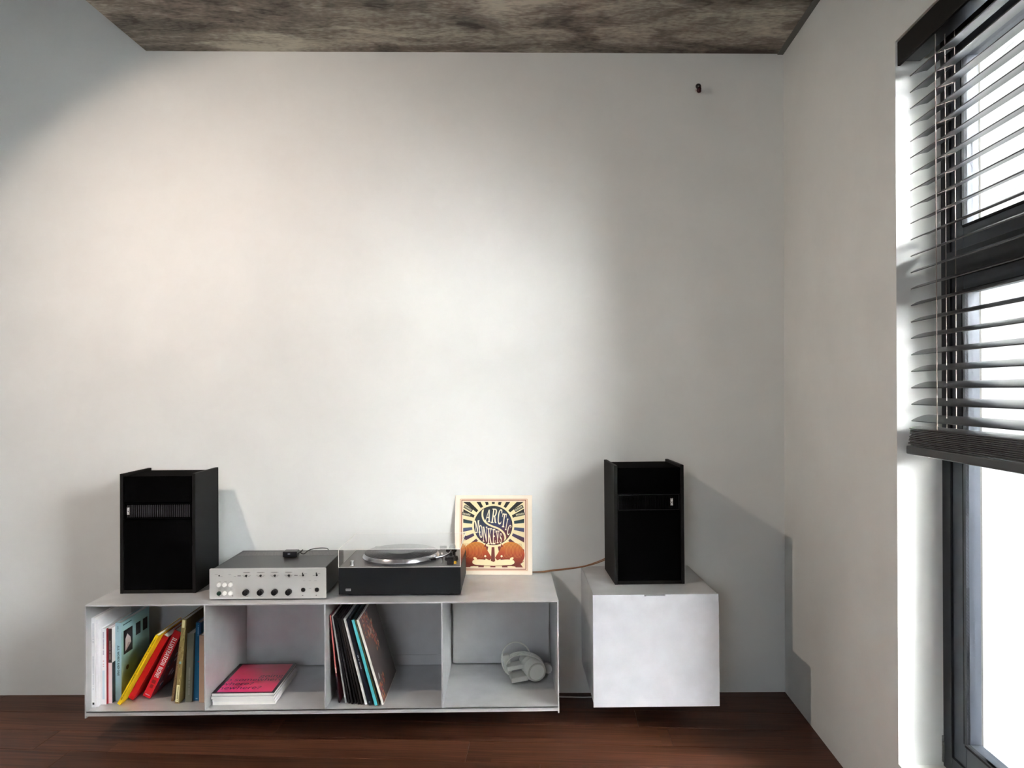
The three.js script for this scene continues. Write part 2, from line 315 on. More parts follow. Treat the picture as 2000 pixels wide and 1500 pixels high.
// ------------------------------------------------------------ console and cabinet frames (both hang a touch out of level)
const ROLL = 0.0072;
const CONSOLE = new THREE.Vector3(-1.4662, 0.4892, -2.67), CABINET = new THREE.Vector3(0.3118, 0.5190, -2.67);
function put(o, frame, x, y, z, turn = 0, lean = 0) {
  const q = new THREE.Quaternion().setFromAxisAngle(new THREE.Vector3(0, 0, 1), ROLL);
  o.position.copy(new THREE.Vector3(x, y, z).applyQuaternion(q).add(frame));
  o.quaternion.copy(q).multiply(new THREE.Quaternion().setFromEuler(new THREE.Euler(0, turn, lean, 'YZX')));
  return o;
}
const FLOOR_Y = -0.371, DIV = [0.4171, 0.837, 1.2464], LEN = 1.6563, DEP = 0.44;
{
  const c = put(thing('wall_console', 'long low aluminium wall console with four open compartments', 'console'), CONSOLE, 0, 0, 0);
  const t = 0.0045;
  part(c, 'top_panel', box(0, LEN, -t, 0, -DEP, 0, 0.0006), aluminium);
  part(c, 'bottom_panel', join([box(t, LEN - t, FLOOR_Y - t, FLOOR_Y, -DEP, 0, 0.0006), box(t, LEN - t, FLOOR_Y - 0.0165, FLOOR_Y, -t, 0, 0.0006)]), aluminium);
  for (const x of [0, LEN - t]) part(c, 'end_panel', box(x, x + t, -0.3935, -0.0002, -DEP, 0.0005, 0.0006), aluminium);
  for (const x of DIV) part(c, 'divider', box(x - t / 2, x + t / 2, FLOOR_Y, -t, -DEP, 0.0002, 0.0006), aluminium);
  const X = [t, ...DIV, LEN - t];
  for (let i = 0; i < 4; i++) part(c, 'back_panel', box(X[i] + (i === 3 ? 0.012 : 0.003), X[i + 1] - (i === 3 ? 0.006 : 0.003), FLOOR_Y + 0.004, -t - 0.002, -DEP + 0.016, -DEP + 0.019), aluminium);
  part(c, 'back_rail', box(DIV[1] + 0.003, DIV[2] - 0.003, FLOOR_Y + 0.001, FLOOR_Y + 0.042, -DEP + 0.019, -DEP + 0.023, 0.001), aluminium);
  part(c, 'edge_strip', box(0, LEN, -t - 0.0004, 0.0004, 0.0, 0.0012, 0.0004), aluEdge);
  for (const x of [0, LEN - t]) part(c, 'edge_strip', box(x - 0.0003, x + t + 0.0003, -0.3935, -t, 0.0004, 0.0016, 0.0004), aluEdge);
  for (const x of DIV) part(c, 'edge_strip', box(x - t / 2 - 0.0004, x + t / 2 + 0.0004, FLOOR_Y, -t, 0.0, 0.0012, 0.0004), aluEdge);
}
{
  const c = put(thing('wall_cabinet', 'square aluminium cabinet hung on the wall under the right speaker', 'cabinet'), CABINET, 0, 0, 0);
  const w = 0.4435, h = 0.393, t = 0.004;
  part(c, 'case', join([box(0.0025, w - 0.0025, -t, 0, -DEP, -0.006, 0.0006), box(0.0025, w - 0.0025, -h + 0.003, -h + 0.003 + t, -DEP, -0.006, 0.0006), box(0.0025, 0.0025 + t, -h + 0.003, 0, -DEP, -0.006, 0.0006), box(w - 0.0025 - t, w - 0.0025, -h + 0.003, 0, -DEP, -0.006, 0.0006), box(0.004, w - 0.004, -h + 0.005, -0.002, -DEP + 0.002, -DEP + 0.004)]), aluminium);
  const s = new THREE.Shape([[0, -h], [w, -h], [w, 0], [0.256, 0], [0.256, -0.0045], [0.181, -0.0045], [0.181, 0], [0, 0]].map((p) => new THREE.Vector2(...p)));
  const g = metres(new THREE.ExtrudeGeometry(s, { depth: 0.003, bevelEnabled: true, bevelThickness: 0.0006, bevelSize: 0.0006, bevelSegments: 1 }).translate(0, 0, -0.0042));
  const d = part(c, 'door', g, aluDoor);
  part(d, 'finger_pull', join([box(0.183, 0.254, -0.0035, -0.001, -0.008, -0.001, 0.0006), box(0.181, 0.188, -0.0052, -0.0015, -0.004, 0.0012, 0.0006)]), std(0x8f9093, 0.4, 0.6));
}

// ------------------------------------------------------------ speakers
const logo = (txt) => canvasTex(64, 192, (c, w, h) => {
  c.clearRect(0, 0, w, h); c.translate(w / 2, h / 2); c.rotate(-Math.PI / 2); c.fillStyle = '#f5f5f5'; c.font = 'italic bold 58px sans-serif'; c.textAlign = 'center'; c.textBaseline = 'middle'; c.fillText(txt, 0, 2);
});
const texLogo = logo('BOSE');
function speaker(label, w, h, d, logoX, ribMat, bandEdge) {
  const s = thing('bookshelf_speaker', label, 'speaker', 'black bookshelf speakers');
  const t = 0.012;
  for (const x of [-w / 2, w / 2 - t]) part(s, 'side_panel', box(x, x + t, 0, h, -d, 0, 0.0012), M.panelBlack);
  part(s, 'top_panel', box(-w / 2 + t, w / 2 - t, h - 0.022, h - 0.010, -d, -0.006, 0.001), M.grille);
  part(s, 'bottom_panel', box(-w / 2 + t, w / 2 - t, 0, 0.012, -d, -0.002, 0.001), M.panelBlack);
  part(s, 'back_panel', box(-w / 2 + t, w / 2 - t, 0.012, h - 0.022, -d, -d + 0.012), M.panelBlack);
  const b0 = 0.274, b1 = 0.332;
  part(s, 'grille_cloth', box(-w / 2 + t + 0.001, w / 2 - t - 0.001, 0.013, b0 - 0.002, -0.022, -0.005, 0.003), M.grille);
  part(s, 'grille_cloth', box(-w / 2 + t + 0.001, w / 2 - t - 0.001, b1 + 0.002, h - 0.012, -0.022, -0.005, 0.003), M.grille);
  const band = part(s, 'vent_band', box(-w / 2 + t + 0.001, w / 2 - t - 0.001, b0, b1, -0.024, -0.010), M.gloss);
  const ribs = [], n = 30, bw = w - 2 * t - 0.02;
  for (let i = 0; i < n; i++) { const x = -bw / 2 + bw * (i + 0.5) / n; ribs.push(box(x - bw / n * 0.28, x + bw / n * 0.28, b0 + 0.006, b1 - 0.006, -0.012, -0.007, 0.0008)); }
  part(band, 'ribs', join(ribs), ribMat).userData.kind = 'stuff';
  const e = 0.0018, x0 = -w / 2 + t + 0.004, x1 = -x0;
  part(band, 'band_edge', join([box(x0, x1, b0, b0 + e, -0.01, -0.004), box(x0, x1, b1 - e, b1, -0.01, -0.004), box(x0, x0 + e, b0 + e, b1 - e, -0.01, -0.004), box(x1 - e, x1, b0 + e, b1 - e, -0.01, -0.004)]), bandEdge);
  const l = part(s, 'badge', sheet(0.013, 0.036), decal(texLogo, 0.3), 'small upright white lettering'); l.position.set(logoX, (b0 + b1) / 2, -0.0064);
  return s;
}
put(speaker('black speaker with a grey ribbed band, at the left end of the long console', 0.278, 0.442, 0.228, -0.111, M.rib, M.gloss), CONSOLE, 0.187, 0, -0.1475);
put(speaker('black speaker with a plain dark band, on the square cabinet', 0.2605, 0.442, 0.25, 0.0855, M.gloss, dull(0.012, 0.012, 0.012, 0.4, 0.4)), CABINET, 0.2285, 0, -0.1425, 0.018);

// ------------------------------------------------------------ amplifier
{
  const a = put(thing('amplifier', 'silver-fronted stereo amplifier beside the left speaker', 'amplifier'), CONSOLE, 0.6235, 0, -0.045, -0.006);
  const w = 0.413, y0 = 0.0055, y1 = 0.1115, h = y1 - y0;
  part(a, 'faceplate', (() => { const r = 0.004, s = new THREE.Shape(); const X = w / 2; s.moveTo(-X + r, y0); s.lineTo(X - r, y0); s.quadraticCurveTo(X, y0, X, y0 + r); s.lineTo(X, y1 - r); s.quadraticCurveTo(X, y1, X - r, y1); s.lineTo(-X + r, y1); s.quadraticCurveTo(-X, y1, -X, y1 - r); s.lineTo(-X, y0 + r); s.quadraticCurveTo(-X, y0, -X + r, y0); return metres(new THREE.ExtrudeGeometry(s, { depth: 0.004, bevelEnabled: true, bevelThickness: 0.0012, bevelSize: 0.0012, bevelSegments: 2 }).translate(0, 0, -0.0052)); })(), M.plate);
  const cs = part(a, 'case', box(-w / 2 + 0.006, w / 2 - 0.006, y0 + 0.003, y1 - 0.002, -0.322, -0.006, 0.002), M.ampCase);
  const texVent = canvasTex(1024, 128, (c, W, H) => { c.clearRect(0, 0, W, H); c.fillStyle = '#77726f'; c.fillRect(0, 0, W, H); for (let j = 0; j < 9; j++) for (let i = 0; i < 80; i++) { c.fillStyle = '#050505'; c.beginPath(); c.ellipse((i + (j % 2 ? 0.75 : 0.25)) * W / 80, (j + 0.5) * H / 9, 5.0, 5.2, 0, 0, 7); c.fill(); } });
  const v = part(cs, 'vent_holes', sheet(0.372, 0.072), std(0xffffff, 0.4, 0.2, { map: texVent }), 'perforated strip'); v.rotation.x = -Math.PI / 2; v.position.set(0, y1 - 0.0018, -0.256);
  const U = (u) => -w / 2 + w * u, V = (q) => y1 - h * q;
  const texPrint = canvasTex(2048, 512, (c, W, H) => {
    c.clearRect(0, 0, W, H); c.strokeStyle = c.fillStyle = 'rgba(40,40,38,0.85)'; c.lineWidth = 3;
    const px = (u) => u * W, py = (q) => q * H;
    for (const u of [0.3165, 0.441, 0.563, 0.684]) { c.globalAlpha = 0.55; c.fillRect(px(u) - 45, py(0.105), 110, 7); c.fillRect(px(u) - 60, py(0.235), 34, 5); c.fillRect(px(u) + 38, py(0.205), 40, 5); c.globalAlpha = 0.4; for (let k = 0; k < 11; k++) { const t = (0.75 + 1.5 * k / 10) * Math.PI; c.fillRect(px(u) + Math.cos(t) * 62 - 3, py(0.775) + Math.sin(t) * 62 - 3, 6, 6); } c.fillRect(px(u) - 30, py(0.93), 60, 6); }
    c.globalAlpha = 0.8; c.fillRect(px(0.237), py(0.215), 60, 10);
    for (const u of [0.806, 0.924]) { c.globalAlpha = 0.5; c.fillRect(px(u) - 60, py(0.235), 40, 5); c.fillRect(px(u) + 26, py(0.165), 50, 5); c.globalAlpha = 0.7; c.fillRect(px(u) - 8, py(0.905), 18, 14); }
    c.globalAlpha = 0.35; for (const u of [0.083, 0.131, 0.182]) { c.fillRect(px(u) - 24, py(0.41), 44, 6); c.fillRect(px(u) - 24, py(0.675), 44, 6); }
  });
  part(a, 'panel_print', sheet(w - 0.006, h - 0.004), decal(texPrint, 0.4), 'small dark lettering and scale marks').position.set(0, (y0 + y1) / 2, 0.0004);
  part(a, 'indicator', disc(0.0026, 16), M.black).position.set(U(0.083), V(0.225), 0.0008);
  [[0.083, 0.53], [0.131, 0.53], [0.182, 0.53], [0.083, 0.81], [0.131, 0.81], [0.182, 0.81]].forEach(([u, q], i) => {
    const b = part(a, 'push_button', lathe([[0, 0.009], [0.0052, 0.009], [0.0068, 0.0078], [0.0072, 0.006], [0.0072, 0]], 24).rotateX(Math.PI / 2), i === 3 ? M.buttonGreen : M.buttonWhite, i === 3 ? 'dark green push button' : undefined);
    b.position.set(U(u), V(q), 0.0002);
  });
  for (const u of [0.3165, 0.441, 0.563, 0.684]) {
    const k = part(a, 'knob', lathe([[0, 0.017], [0.0088, 0.017], [0.0100, 0.0158], [0.0106, 0.004], [0.0106, 0]], 32).rotateX(Math.PI / 2), M.knob); k.position.set(U(u), V(0.775), 0.0002);
    const m = part(k, 'pointer', box(-0.0006, 0.0006, 0.002, 0.0095, 0.0168, 0.0174), M.steel); m.rotation.z = -0.1;
    const t = part(a, 'toggle_switch', join([cyl(0.0036, 0.0036, 0.003, 16).rotateX(Math.PI / 2), new THREE.CapsuleGeometry(0.0017, 0.009, 3, 10).rotateX(0.9).translate(0, -0.001, 0.006)]), M.black); t.position.set(U(u), V(0.23), 0.001); t.rotation.z = 0.4;
  }
  for (const u of [0.806, 0.924]) {
    const t = part(a, 'toggle_switch', join([cyl(0.0036, 0.0036, 0.003, 16).rotateX(Math.PI / 2), new THREE.CapsuleGeometry(0.0019, 0.011, 3, 10).rotateX(0.25).translate(0, 0.004, 0.005)]), M.black); t.position.set(U(u), V(0.23), 0.001);
    const j = part(a, 'headphone_jack', lathe([[0.0048, 0.0004], [0.0058, 0.0016], [0.0074, 0.0016], [0.0078, 0]], 28).rotateX(Math.PI / 2), M.black); j.position.set(U(u), V(0.72), 0);
    const o = part(j, 'socket_hole', disc(0.0056), M.rubber); o.position.z = 0.0004;
  }
  for (const x of [-1, 1]) for (const z of [-0.03, -0.29]) part(a, 'foot', cyl(0.014, 0.012, 0.0085, 18).translate(x * 0.165, 0.00425, z), M.rubber);
  part(a, 'case_screw', cyl(0.003, 0.003, 0.002, 12).rotateZ(Math.PI / 2), M.steel).position.set(w / 2 - 0.0058, 0.022, -0.03);
}
// power brick on the amplifier
{
  const p = put(thing('power_adapter', 'small black power adapter lying on top of the amplifier', 'adapter'), CONSOLE, 0.652, 0.1112, -0.222);
  part(p, 'body', box(-0.027, 0.027, 0.001, 0.0235, -0.04, 0, 0.003), std(0x090a0e, 0.3));
  part(p, 'label_print', sheet(0.009, 0.004), std(0x8a8d98, 0.5)).position.set(-0.003, 0.014, 0.0001);
  part(p, 'cable', tube([[0.026, 0.012, -0.006], [0.034, 0.017, -0.012], [0.043, 0.024, -0.022], [0.038, 0.021, -0.035], [0.034, 0.012, -0.03], [0.046, 0.008, -0.03], [0.058, 0.017, -0.045], [0.073, 0.02, -0.06], [0.092, 0.016, -0.095], [0.105, 0.008, -0.130], [0.11, -0.002, -0.154], [0.112, -0.05, -0.165]], 0.0017, 90), M.black);
}
// ------------------------------------------------------------ turntable
{
  const t = put(thing('turntable', 'black record player under a clear lid, in the middle of the console', 'turntable'), CONSOLE, 1.0885, 0, -0.0765, -0.012);
  const w = 0.441, d = 0.305, y0 = 0.0075, y1 = 0.1035;
  part(t, 'plinth', box(-w / 2, w / 2, y0, y1, -d, 0, 0.0015), M.plinth);
  part(t, 'deck_plate', box(-w / 2 + 0.004, w / 2 - 0.004, y1, y1 + 0.0012, -d + 0.004, -0.004), M.deck);
  for (const x of [-1, 1]) for (const z of [-0.04, -d + 0.04]) part(t, 'foot', cyl(0.018, 0.015, 0.0085, 20).translate(x * (w / 2 - 0.035), 0.00425, z), M.rubber);
  const px = -0.016, pz = -0.1525, py = y1 + 0.0012;
  const pl = part(t, 'platter', lathe([[0, 0.024], [0.1375, 0.024], [0.139, 0.0236], [0.1455, 0.0115], [0.1457, 0.0085], [0.142, 0.006], [0.10, 0]], 96), M.steel, 'silver rimmed platter'); pl.position.set(px, py, pz);
  part(pl, 'rubber_mat', lathe([[0, 0.0265], [0.02, 0.0265], [0.12, 0.0265], [0.137, 0.026], [0.138, 0.024]], 72), M.vinyl);
  const rings = []; for (let i = 0; i < 9; i++) rings.push(new THREE.TorusGeometry(0.055 + i * 0.0093, 0.0009, 5, 72).rotateX(Math.PI / 2).translate(0, 0.0267, 0));
  part(pl, 'mat_rings', join(rings), M.vinyl).userData.kind = 'stuff';
  part(pl, 'spindle', lathe([[0, 0.040], [0.0022, 0.0395], [0.0033, 0.037], [0.0033, 0.024]], 16), M.chrome);
  part(t, 'adapter_puck', lathe([[0, 0.018], [0.006, 0.018], [0.007, 0.0165], [0.0075, 0.003], [0.0088, 0.0028], [0.0088, 0]], 28), M.chrome).position.set(-0.178, py, -0.032);
  part(t, 'tonearm_base', join([cyl(0.024, 0.026, 0.012, 32).translate(0, 0.006, 0), cyl(0.015, 0.016, 0.022, 28).translate(0, 0.022, 0), box(-0.02, 0.02, 0.03, 0.04, -0.01, 0.01, 0.003)]), M.black).position.set(0.178, py, -0.118);
  const arm = part(t, 'tonearm', join([tube([[0.178, py + 0.036, -0.150], [0.178, py + 0.036, -0.118], [0.174, py + 0.034, -0.07], [0.158, py + 0.032, -0.036], [0.128, py + 0.029, -0.02]], 0.0032, 40, 10), cyl(0.012, 0.012, 0.026, 24).rotateX(Math.PI / 2).translate(0.178, py + 0.036, -0.165)]), M.steel);
  part(arm, 'headshell', box(-0.012, 0.01, -0.005, 0.004, -0.007, 0.007, 0.0015).rotateY(0.5).translate(0.119, py + 0.026, -0.0165), M.black);
  part(t, 'arm_rest', join([cyl(0.003, 0.003, 0.034, 12).translate(0, 0.017, 0), box(-0.004, 0.004, 0.032, 0.04, -0.004, 0.004, 0.001)]), M.chrome).position.set(0.149, py, -0.05);
  part(t, 'control_block', join([box(-0.012, 0.012, 0, 0.028, -0.02, 0.02, 0.002), box(-0.004, 0.006, 0.028, 0.042, -0.018, 0.004, 0.001)]), std(0x16181c, 0.4)).position.set(0.181, py, -0.05);
  part(t, 'cue_lever', join([tube([[0.201, py + 0.026, -0.06], [0.2015, py + 0.022, -0.035], [0.2, py + 0.014, -0.018]], 0.0016, 12), cyl(0.004, 0.004, 0.02, 12).translate(0.201, py + 0.016, -0.06)]), M.black);
  part(t, 'lever_tip', box(0.1955, 0.2045, py + 0.007, py + 0.017, -0.021, -0.0145, 0.0015), M.yellow, 'yellow lever tip');
  const ly = 0.1705, g = 0.003, lid = part(t, 'lid', join([box(-w / 2, w / 2, ly - g, ly, -d, 0), box(-w / 2, w / 2, y1 + 0.001, ly - g, -g, 0), box(-w / 2, w / 2, y1 + 0.001, ly - g, -d, -d + g), box(-w / 2, -w / 2 + g, y1 + 0.001, ly - g, -d + g, -g), box(w / 2 - g, w / 2, y1 + 0.001, ly - g, -d + g, -g)]), M.acrylic, 'clear acrylic lid');
  const e = 0.0016, X = w / 2;
  part(lid, 'lid_edge', join([box(-X, X, ly - e, ly + 0.0006, -e, 0.0006, 0.0006), box(-X - 0.0006, -X + e, ly - e, ly + 0.0006, -d, 0, 0.0006), box(X - e, X + 0.0006, ly - e, ly + 0.0006, -d, 0, 0.0006), box(-X, X, ly - e, ly + 0.0004, -d, -d + e, 0.0006), box(-X - 0.0006, -X + e, y1 + 0.001, ly, -e, 0.0006, 0.0006), box(X - e, X + 0.0006, y1 + 0.001, ly, -e, 0.0006, 0.0006), box(-X, X, y1 + 0.0008, y1 + 0.002, -e, 0.0004)]), M.acrylicEdge);
  for (const x of [-0.13, 0.13]) part(t, 'hinge', box(x - 0.014, x + 0.014, y1 - 0.012, y1 + 0.014, -d - 0.009, -d, 0.002), M.black);
  const texTag = canvasTex(128, 64, (c) => { c.fillStyle = '#a9abab'; c.fillRect(0, 0, 128, 64); c.fillStyle = '#222'; for (let i = 0; i < 4; i++) c.fillRect(10 + i * 28, 14, 18, 14); c.fillRect(10, 40, 104, 8); });
  part(t, 'maker_plate', sheet(0.0185, 0.008), printed(texTag, 0.35)).position.set(-w / 2 + 0.035, 0.0245, 0.0003);
}

// ------------------------------------------------------------ record sleeve leaning on the wall
const texAlbum = canvasTex(1024, 1024, (c, S) => {
  const P = (v) => v * S;
  c.fillStyle = '#f5e8d6'; c.fillRect(0, 0, S, S);
  c.fillStyle = '#f1d9bd'; c.fillRect(P(0.055), P(0.045), P(0.895), P(0.91));
  c.strokeStyle = '#8f3f22'; c.lineWidth = 9; c.strokeRect(P(0.085), P(0.06), P(0.835), P(0.87));
  c.strokeStyle = '#c98a63'; c.lineWidth = 4; c.strokeRect(P(0.068), P(0.045), P(0.87), P(0.9));
  const x0 = 0.107, x1 = 0.898, y0 = 0.083, y1 = 0.908, cx = 0.497, cy = 0.383, R = 0.245;
  c.fillStyle = '#f0dfb0'; c.fillRect(P(x0), P(y0), P(x1 - x0), P(y1 - y0));
  c.save(); c.beginPath(); c.rect(P(x0), P(y0), P(x1 - x0), P(y1 - y0)); c.clip();
  const gr = c.createLinearGradient(0, P(y0), 0, P(0.72));
  gr.addColorStop(0, '#1d1a14'); gr.addColorStop(0.3, '#24251f'); gr.addColorStop(0.42, '#2c4e55'); gr.addColorStop(0.56, '#4d5377'); gr.addColorStop(0.72, '#4b3350'); gr.addColorStop(0.85, '#7a3029'); gr.addColorStop(1, '#7a3324');
  c.fillStyle = gr;
  const n = 22; for (let i = 0; i < n; i++) { const a = -Math.PI / 2 + i * 2 * Math.PI / n, hw = 0.062; c.beginPath(); for (const [r, t] of [[0.275, -hw], [0.9, -hw], [0.9, hw], [0.275, hw]]) c.lineTo(P(cx + r * Math.cos(a + t)), P(cy + r * Math.sin(a + t))); c.fill(); }
  c.restore();
  for (const [bx, by, rot] of [[0.17, 0.165, 0.52], [0.15, 0.24, 0.2], [0.83, 0.165, -0.52], [0.845, 0.24, -0.2]]) {           // small slanted plates of text
    c.save(); c.translate(P(bx), P(by)); c.rotate(rot); c.fillStyle = '#26241c'; c.fillRect(-62, -22, 124, 44); c.fillStyle = '#efe2bd';
    for (let k = 0; k < 6; k++) { const q = -54 + k * 18; c.fillRect(q, -13, 4, 26); c.fillRect(q + 8, -13, 4, 26); if (k % 2) c.fillRect(q, -3, 12, 5); else c.fillRect(q, -13, 12, 5); }
    c.restore();
  }
  c.fillStyle = '#f0dfb0'; c.beginPath(); c.arc(P(cx), P(cy), P(0.268), 0, 7); c.fill();
  const g2 = c.createLinearGradient(P(0.3), P(0.15), P(0.5), P(0.64)); g2.addColorStop(0, '#22231e'); g2.addColorStop(0.35, '#2b3a4c'); g2.addColorStop(0.6, '#33335a'); g2.addColorStop(0.8, '#5b2539'); g2.addColorStop(1, '#7c2f22');
  c.fillStyle = g2; c.beginPath(); c.arc(P(cx), P(cy), P(R), 0, 7); c.fill();
  c.strokeStyle = '#f0dfb0'; c.lineWidth = 24; c.beginPath(); c.moveTo(P(0.37), P(0.16)); c.bezierCurveTo(P(0.30), P(0.37), P(0.50), P(0.39), P(0.56), P(0.42)); c.bezierCurveTo(P(0.66), P(0.47), P(0.68), P(0.55), P(0.62), P(0.63)); c.stroke();
  c.strokeStyle = '#23221c'; c.lineWidth = 9; c.beginPath(); c.arc(P(cx), P(cy), P(R), 0, 7); c.stroke();
  c.fillStyle = '#f3e6c4'; c.textAlign = 'center'; c.textBaseline = 'middle'; c.font = 'bold 100px serif';
  const letter = (ch, x, y, h, w, rot, skew = 0) => { c.save(); c.translate(P(x), P(y)); c.rotate(rot); c.transform(1, 0, skew, 1, 0, 0); c.scale(w / 66, h / 66); c.fillText(ch, 0, 0); c.restore(); };
  letter('A', 0.432, 0.262, 150, 66, 0.05, -0.1); letter('R', 0.51, 0.262, 175, 72, 0.03, -0.1); letter('C', 0.582, 0.275, 180, 62, 0.04, -0.06); letter('T', 0.635, 0.32, 165, 60, 0.12); letter('I', 0.672, 0.37, 140, 42, 0.18); letter('C', 0.702, 0.44, 120, 46, 0.25);
  letter('M', 0.292, 0.40, 150, 52, -0.12); letter('O', 0.338, 0.46, 150, 46, -0.06); letter('N', 0.392, 0.495, 180, 54, 0); letter('K', 0.452, 0.52, 195, 56, 0); letter('E', 0.508, 0.525, 185, 44, 0); letter('Y', 0.556, 0.53, 150, 44, 0); letter('S', 0.597, 0.545, 115, 36, 0);
  for (const s of [-1, 1]) {                                       // two humped, plated animals facing each other
    c.save(); c.translate(P(0.503), 0); c.scale(s, 1);
    const ag = c.createLinearGradient(0, P(0.60), 0, P(0.88)); ag.addColorStop(0, '#d8892f'); ag.addColorStop(0.5, '#b9491b'); ag.addColorStop(1, '#6f2414');
    c.fillStyle = ag; c.beginPath(); c.moveTo(P(0.02), P(0.79)); c.lineTo(P(0.09), P(0.68)); c.bezierCurveTo(P(0.11), P(0.58), P(0.25), P(0.57), P(0.32), P(0.62)); c.bezierCurveTo(P(0.42), P(0.68), P(0.44), P(0.82), P(0.30), P(0.90)); c.lineTo(P(0.10), P(0.88)); c.bezierCurveTo(P(0.2), P(0.86), P(0.15), P(0.80), P(0.1), P(0.80)); c.lineTo(P(0.05), P(0.82)); c.fill();
    c.fillStyle = '#8d351b'; c.beginPath(); c.moveTo(P(0.09), P(0.66)); c.lineTo(P(0.10), P(0.61)); c.lineTo(P(0.125), P(0.65)); c.fill();
    c.strokeStyle = 'rgba(226,178,98,0.75)'; c.lineWidth = 3; for (let k = 0; k < 13; k++) { c.beginPath(); const q = 0.13 + k * 0.018; c.moveTo(P(q), P(0.61)); c.bezierCurveTo(P(q + 0.03), P(0.67), P(q + 0.03), P(0.75), P(q), P(0.79)); c.stroke(); }
    c.strokeStyle = 'rgba(90,30,18,0.6)'; for (let k = 0; k < 13; k++) { c.beginPath(); const q = 0.137 + k * 0.018; c.moveTo(P(q), P(0.61)); c.bezierCurveTo(P(q + 0.03), P(0.67), P(q + 0.03), P(0.75), P(q), P(0.79)); c.stroke(); }
    c.fillStyle = '#f1e0b4'; c.beginPath(); c.moveTo(0, P(0.84)); c.bezierCurveTo(P(0.08), P(0.81), P(0.2), P(0.80), P(0.26), P(0.82)); c.bezierCurveTo(P(0.29), P(0.85), P(0.26), P(0.88), P(0.2), P(0.88)); c.lineTo(0, P(0.89)); c.fill();
    c.fillStyle = '#f3e6c4'; c.beginPath(); c.arc(P(0.105), P(0.77), 14, 0, 7); c.fill(); c.fillStyle = '#f1e0b4'; c.beginPath(); c.ellipse(P(0.235), P(0.80), 26, 16, -0.4, 0, 7); c.fill();
    c.restore();
  }
  c.strokeStyle = '#7c2f1c'; c.lineWidth = 7; c.beginPath(); c.moveTo(P(0.12), P(0.845)); c.bezierCurveTo(P(0.2), P(0.93), P(0.42), P(0.87), P(0.497), P(0.90)); c.bezierCurveTo(P(0.57), P(0.87), P(0.8), P(0.93), P(0.89), P(0.83)); c.stroke();
});
{
  const s = thing('record_sleeve', 'cream record sleeve with a sunburst cover leaning against the wall', 'record');
  part(s, 'sleeve', box(-0.1575, 0.1575, 0, 0.3165, -0.004, 0, 0.0012), std(0xf4e6d4, 0.6));
  part(s, 'cover_print', sheet(0.3135, 0.3145), printed(texAlbum, 0.45)).position.set(0, 0.158, 0.0003);
  const q = new THREE.Quaternion().setFromAxisAngle(new THREE.Vector3(0, 0, 1), ROLL);
  s.position.copy(new THREE.Vector3(1.4212, 0.0009, -0.378).applyQuaternion(q).add(CONSOLE));
  s.quaternion.copy(q).multiply(new THREE.Quaternion().setFromEuler(new THREE.Euler(-0.185, -0.06, 0, 'YXZ')));
}

// ------------------------------------------------------------ books in the first compartment
function spineTex(t, h, draw) { const W = Math.max(32, Math.round(t * 3200)), H = Math.round(h * 3200); return canvasTex(W, Math.min(1024, H), (c, w, hh) => draw(c, w, hh)); }
const down = (c, w, txt, y, size, color, font = 'sans-serif', weight = '', room = 2000) => { c.save(); c.translate(w / 2, y); c.rotate(Math.PI / 2); c.fillStyle = color; c.font = `${weight} ${size}px ${font}`; c.textAlign = 'left'; c.textBaseline = 'middle'; c.fillText(txt, 0, 0, room); c.restore(); };
// dashes stand for print too small to read in the photograph
const dashes = (c, w, y0, y1, k, color) => { c.fillStyle = color; for (let y = y0; y < y1; y += 9) if (noise(y * 0.3, k) > -0.25) c.fillRect(w / 2 - w * 0.12, y, w * 0.24, 6); };
function book(label, t, h, d, boards, spine, face, group = 'books in the left compartment') {
  const b = thing('book', label, 'book', group);
  const e = 0.0016, mb = std(boards, 0.5);
  part(b, 'cover', join([box(-t / 2, -t / 2 + e, 0, h, -d, -0.0006, 0.0004), box(t / 2 - e, t / 2, 0, h, -d, -0.0006, 0.0004), box(-t / 2, t / 2, 0, h, -0.0022, -0.0004, 0.0004)]), mb);
  part(b, 'pages', box(-t / 2 + e, t / 2 - e, 0.002, h - 0.003, -d + 0.003, -0.0022), M.paper);
  if (spine) part(b, 'spine_print', sheet(t - 0.0006, h - 0.001), printed(spineTex(t, h, spine), 0.45)).position.set(0, h / 2, 0);
  if (face) { const f = part(b, 'front_print', sheet(d - 0.002, h - 0.002), printed(canvasTex(512, Math.round(512 * h / d), face), 0.45)); f.rotation.y = Math.PI / 2; f.position.set(t / 2 + 0.0003, h / 2, -d / 2); }
  return b;
}
// stands the book so that its low corner touches the shelf: right corner when it leans to the right
function stand(b, t, xr, z, leanDeg, right = true) {
  const a = leanDeg * Math.PI / 180, s = right ? -1 : 1, lx = right ? t / 2 : -t / 2;
  return put(b, CONSOLE, xr - lx * Math.cos(s * a), FLOOR_Y + 0.0004 - lx * Math.sin(s * a), z, 0, s * a);
}
const fill = (c, w, h, k) => { c.fillStyle = k; c.fillRect(0, 0, w, h); };
stand(book('tallest white paperback, leftmost, with a tiny black square low on its spine', 0.0135, 0.316, 0.25, 0xf4f3f3, (c, w, h) => { fill(c, w, h, '#f5f4f5'); dashes(c, w, 60, h * 0.28, 1, '#b9bcc4'); dashes(c, w, h * 0.42, h * 0.8, 4, '#c2c4cb'); c.fillStyle = '#151515'; c.fillRect(w * 0.3, h * 0.945, w * 0.5, w * 0.55); }), 0.0135, 0.0170, -0.034, 0);
stand(book('thin plain white book beside the tallest white paperback', 0.0065, 0.306, 0.24, 0xf3f3f5, (c, w, h) => { fill(c, w, h, '#f6f5f7'); }), 0.0065, 0.0240, -0.040, 0);
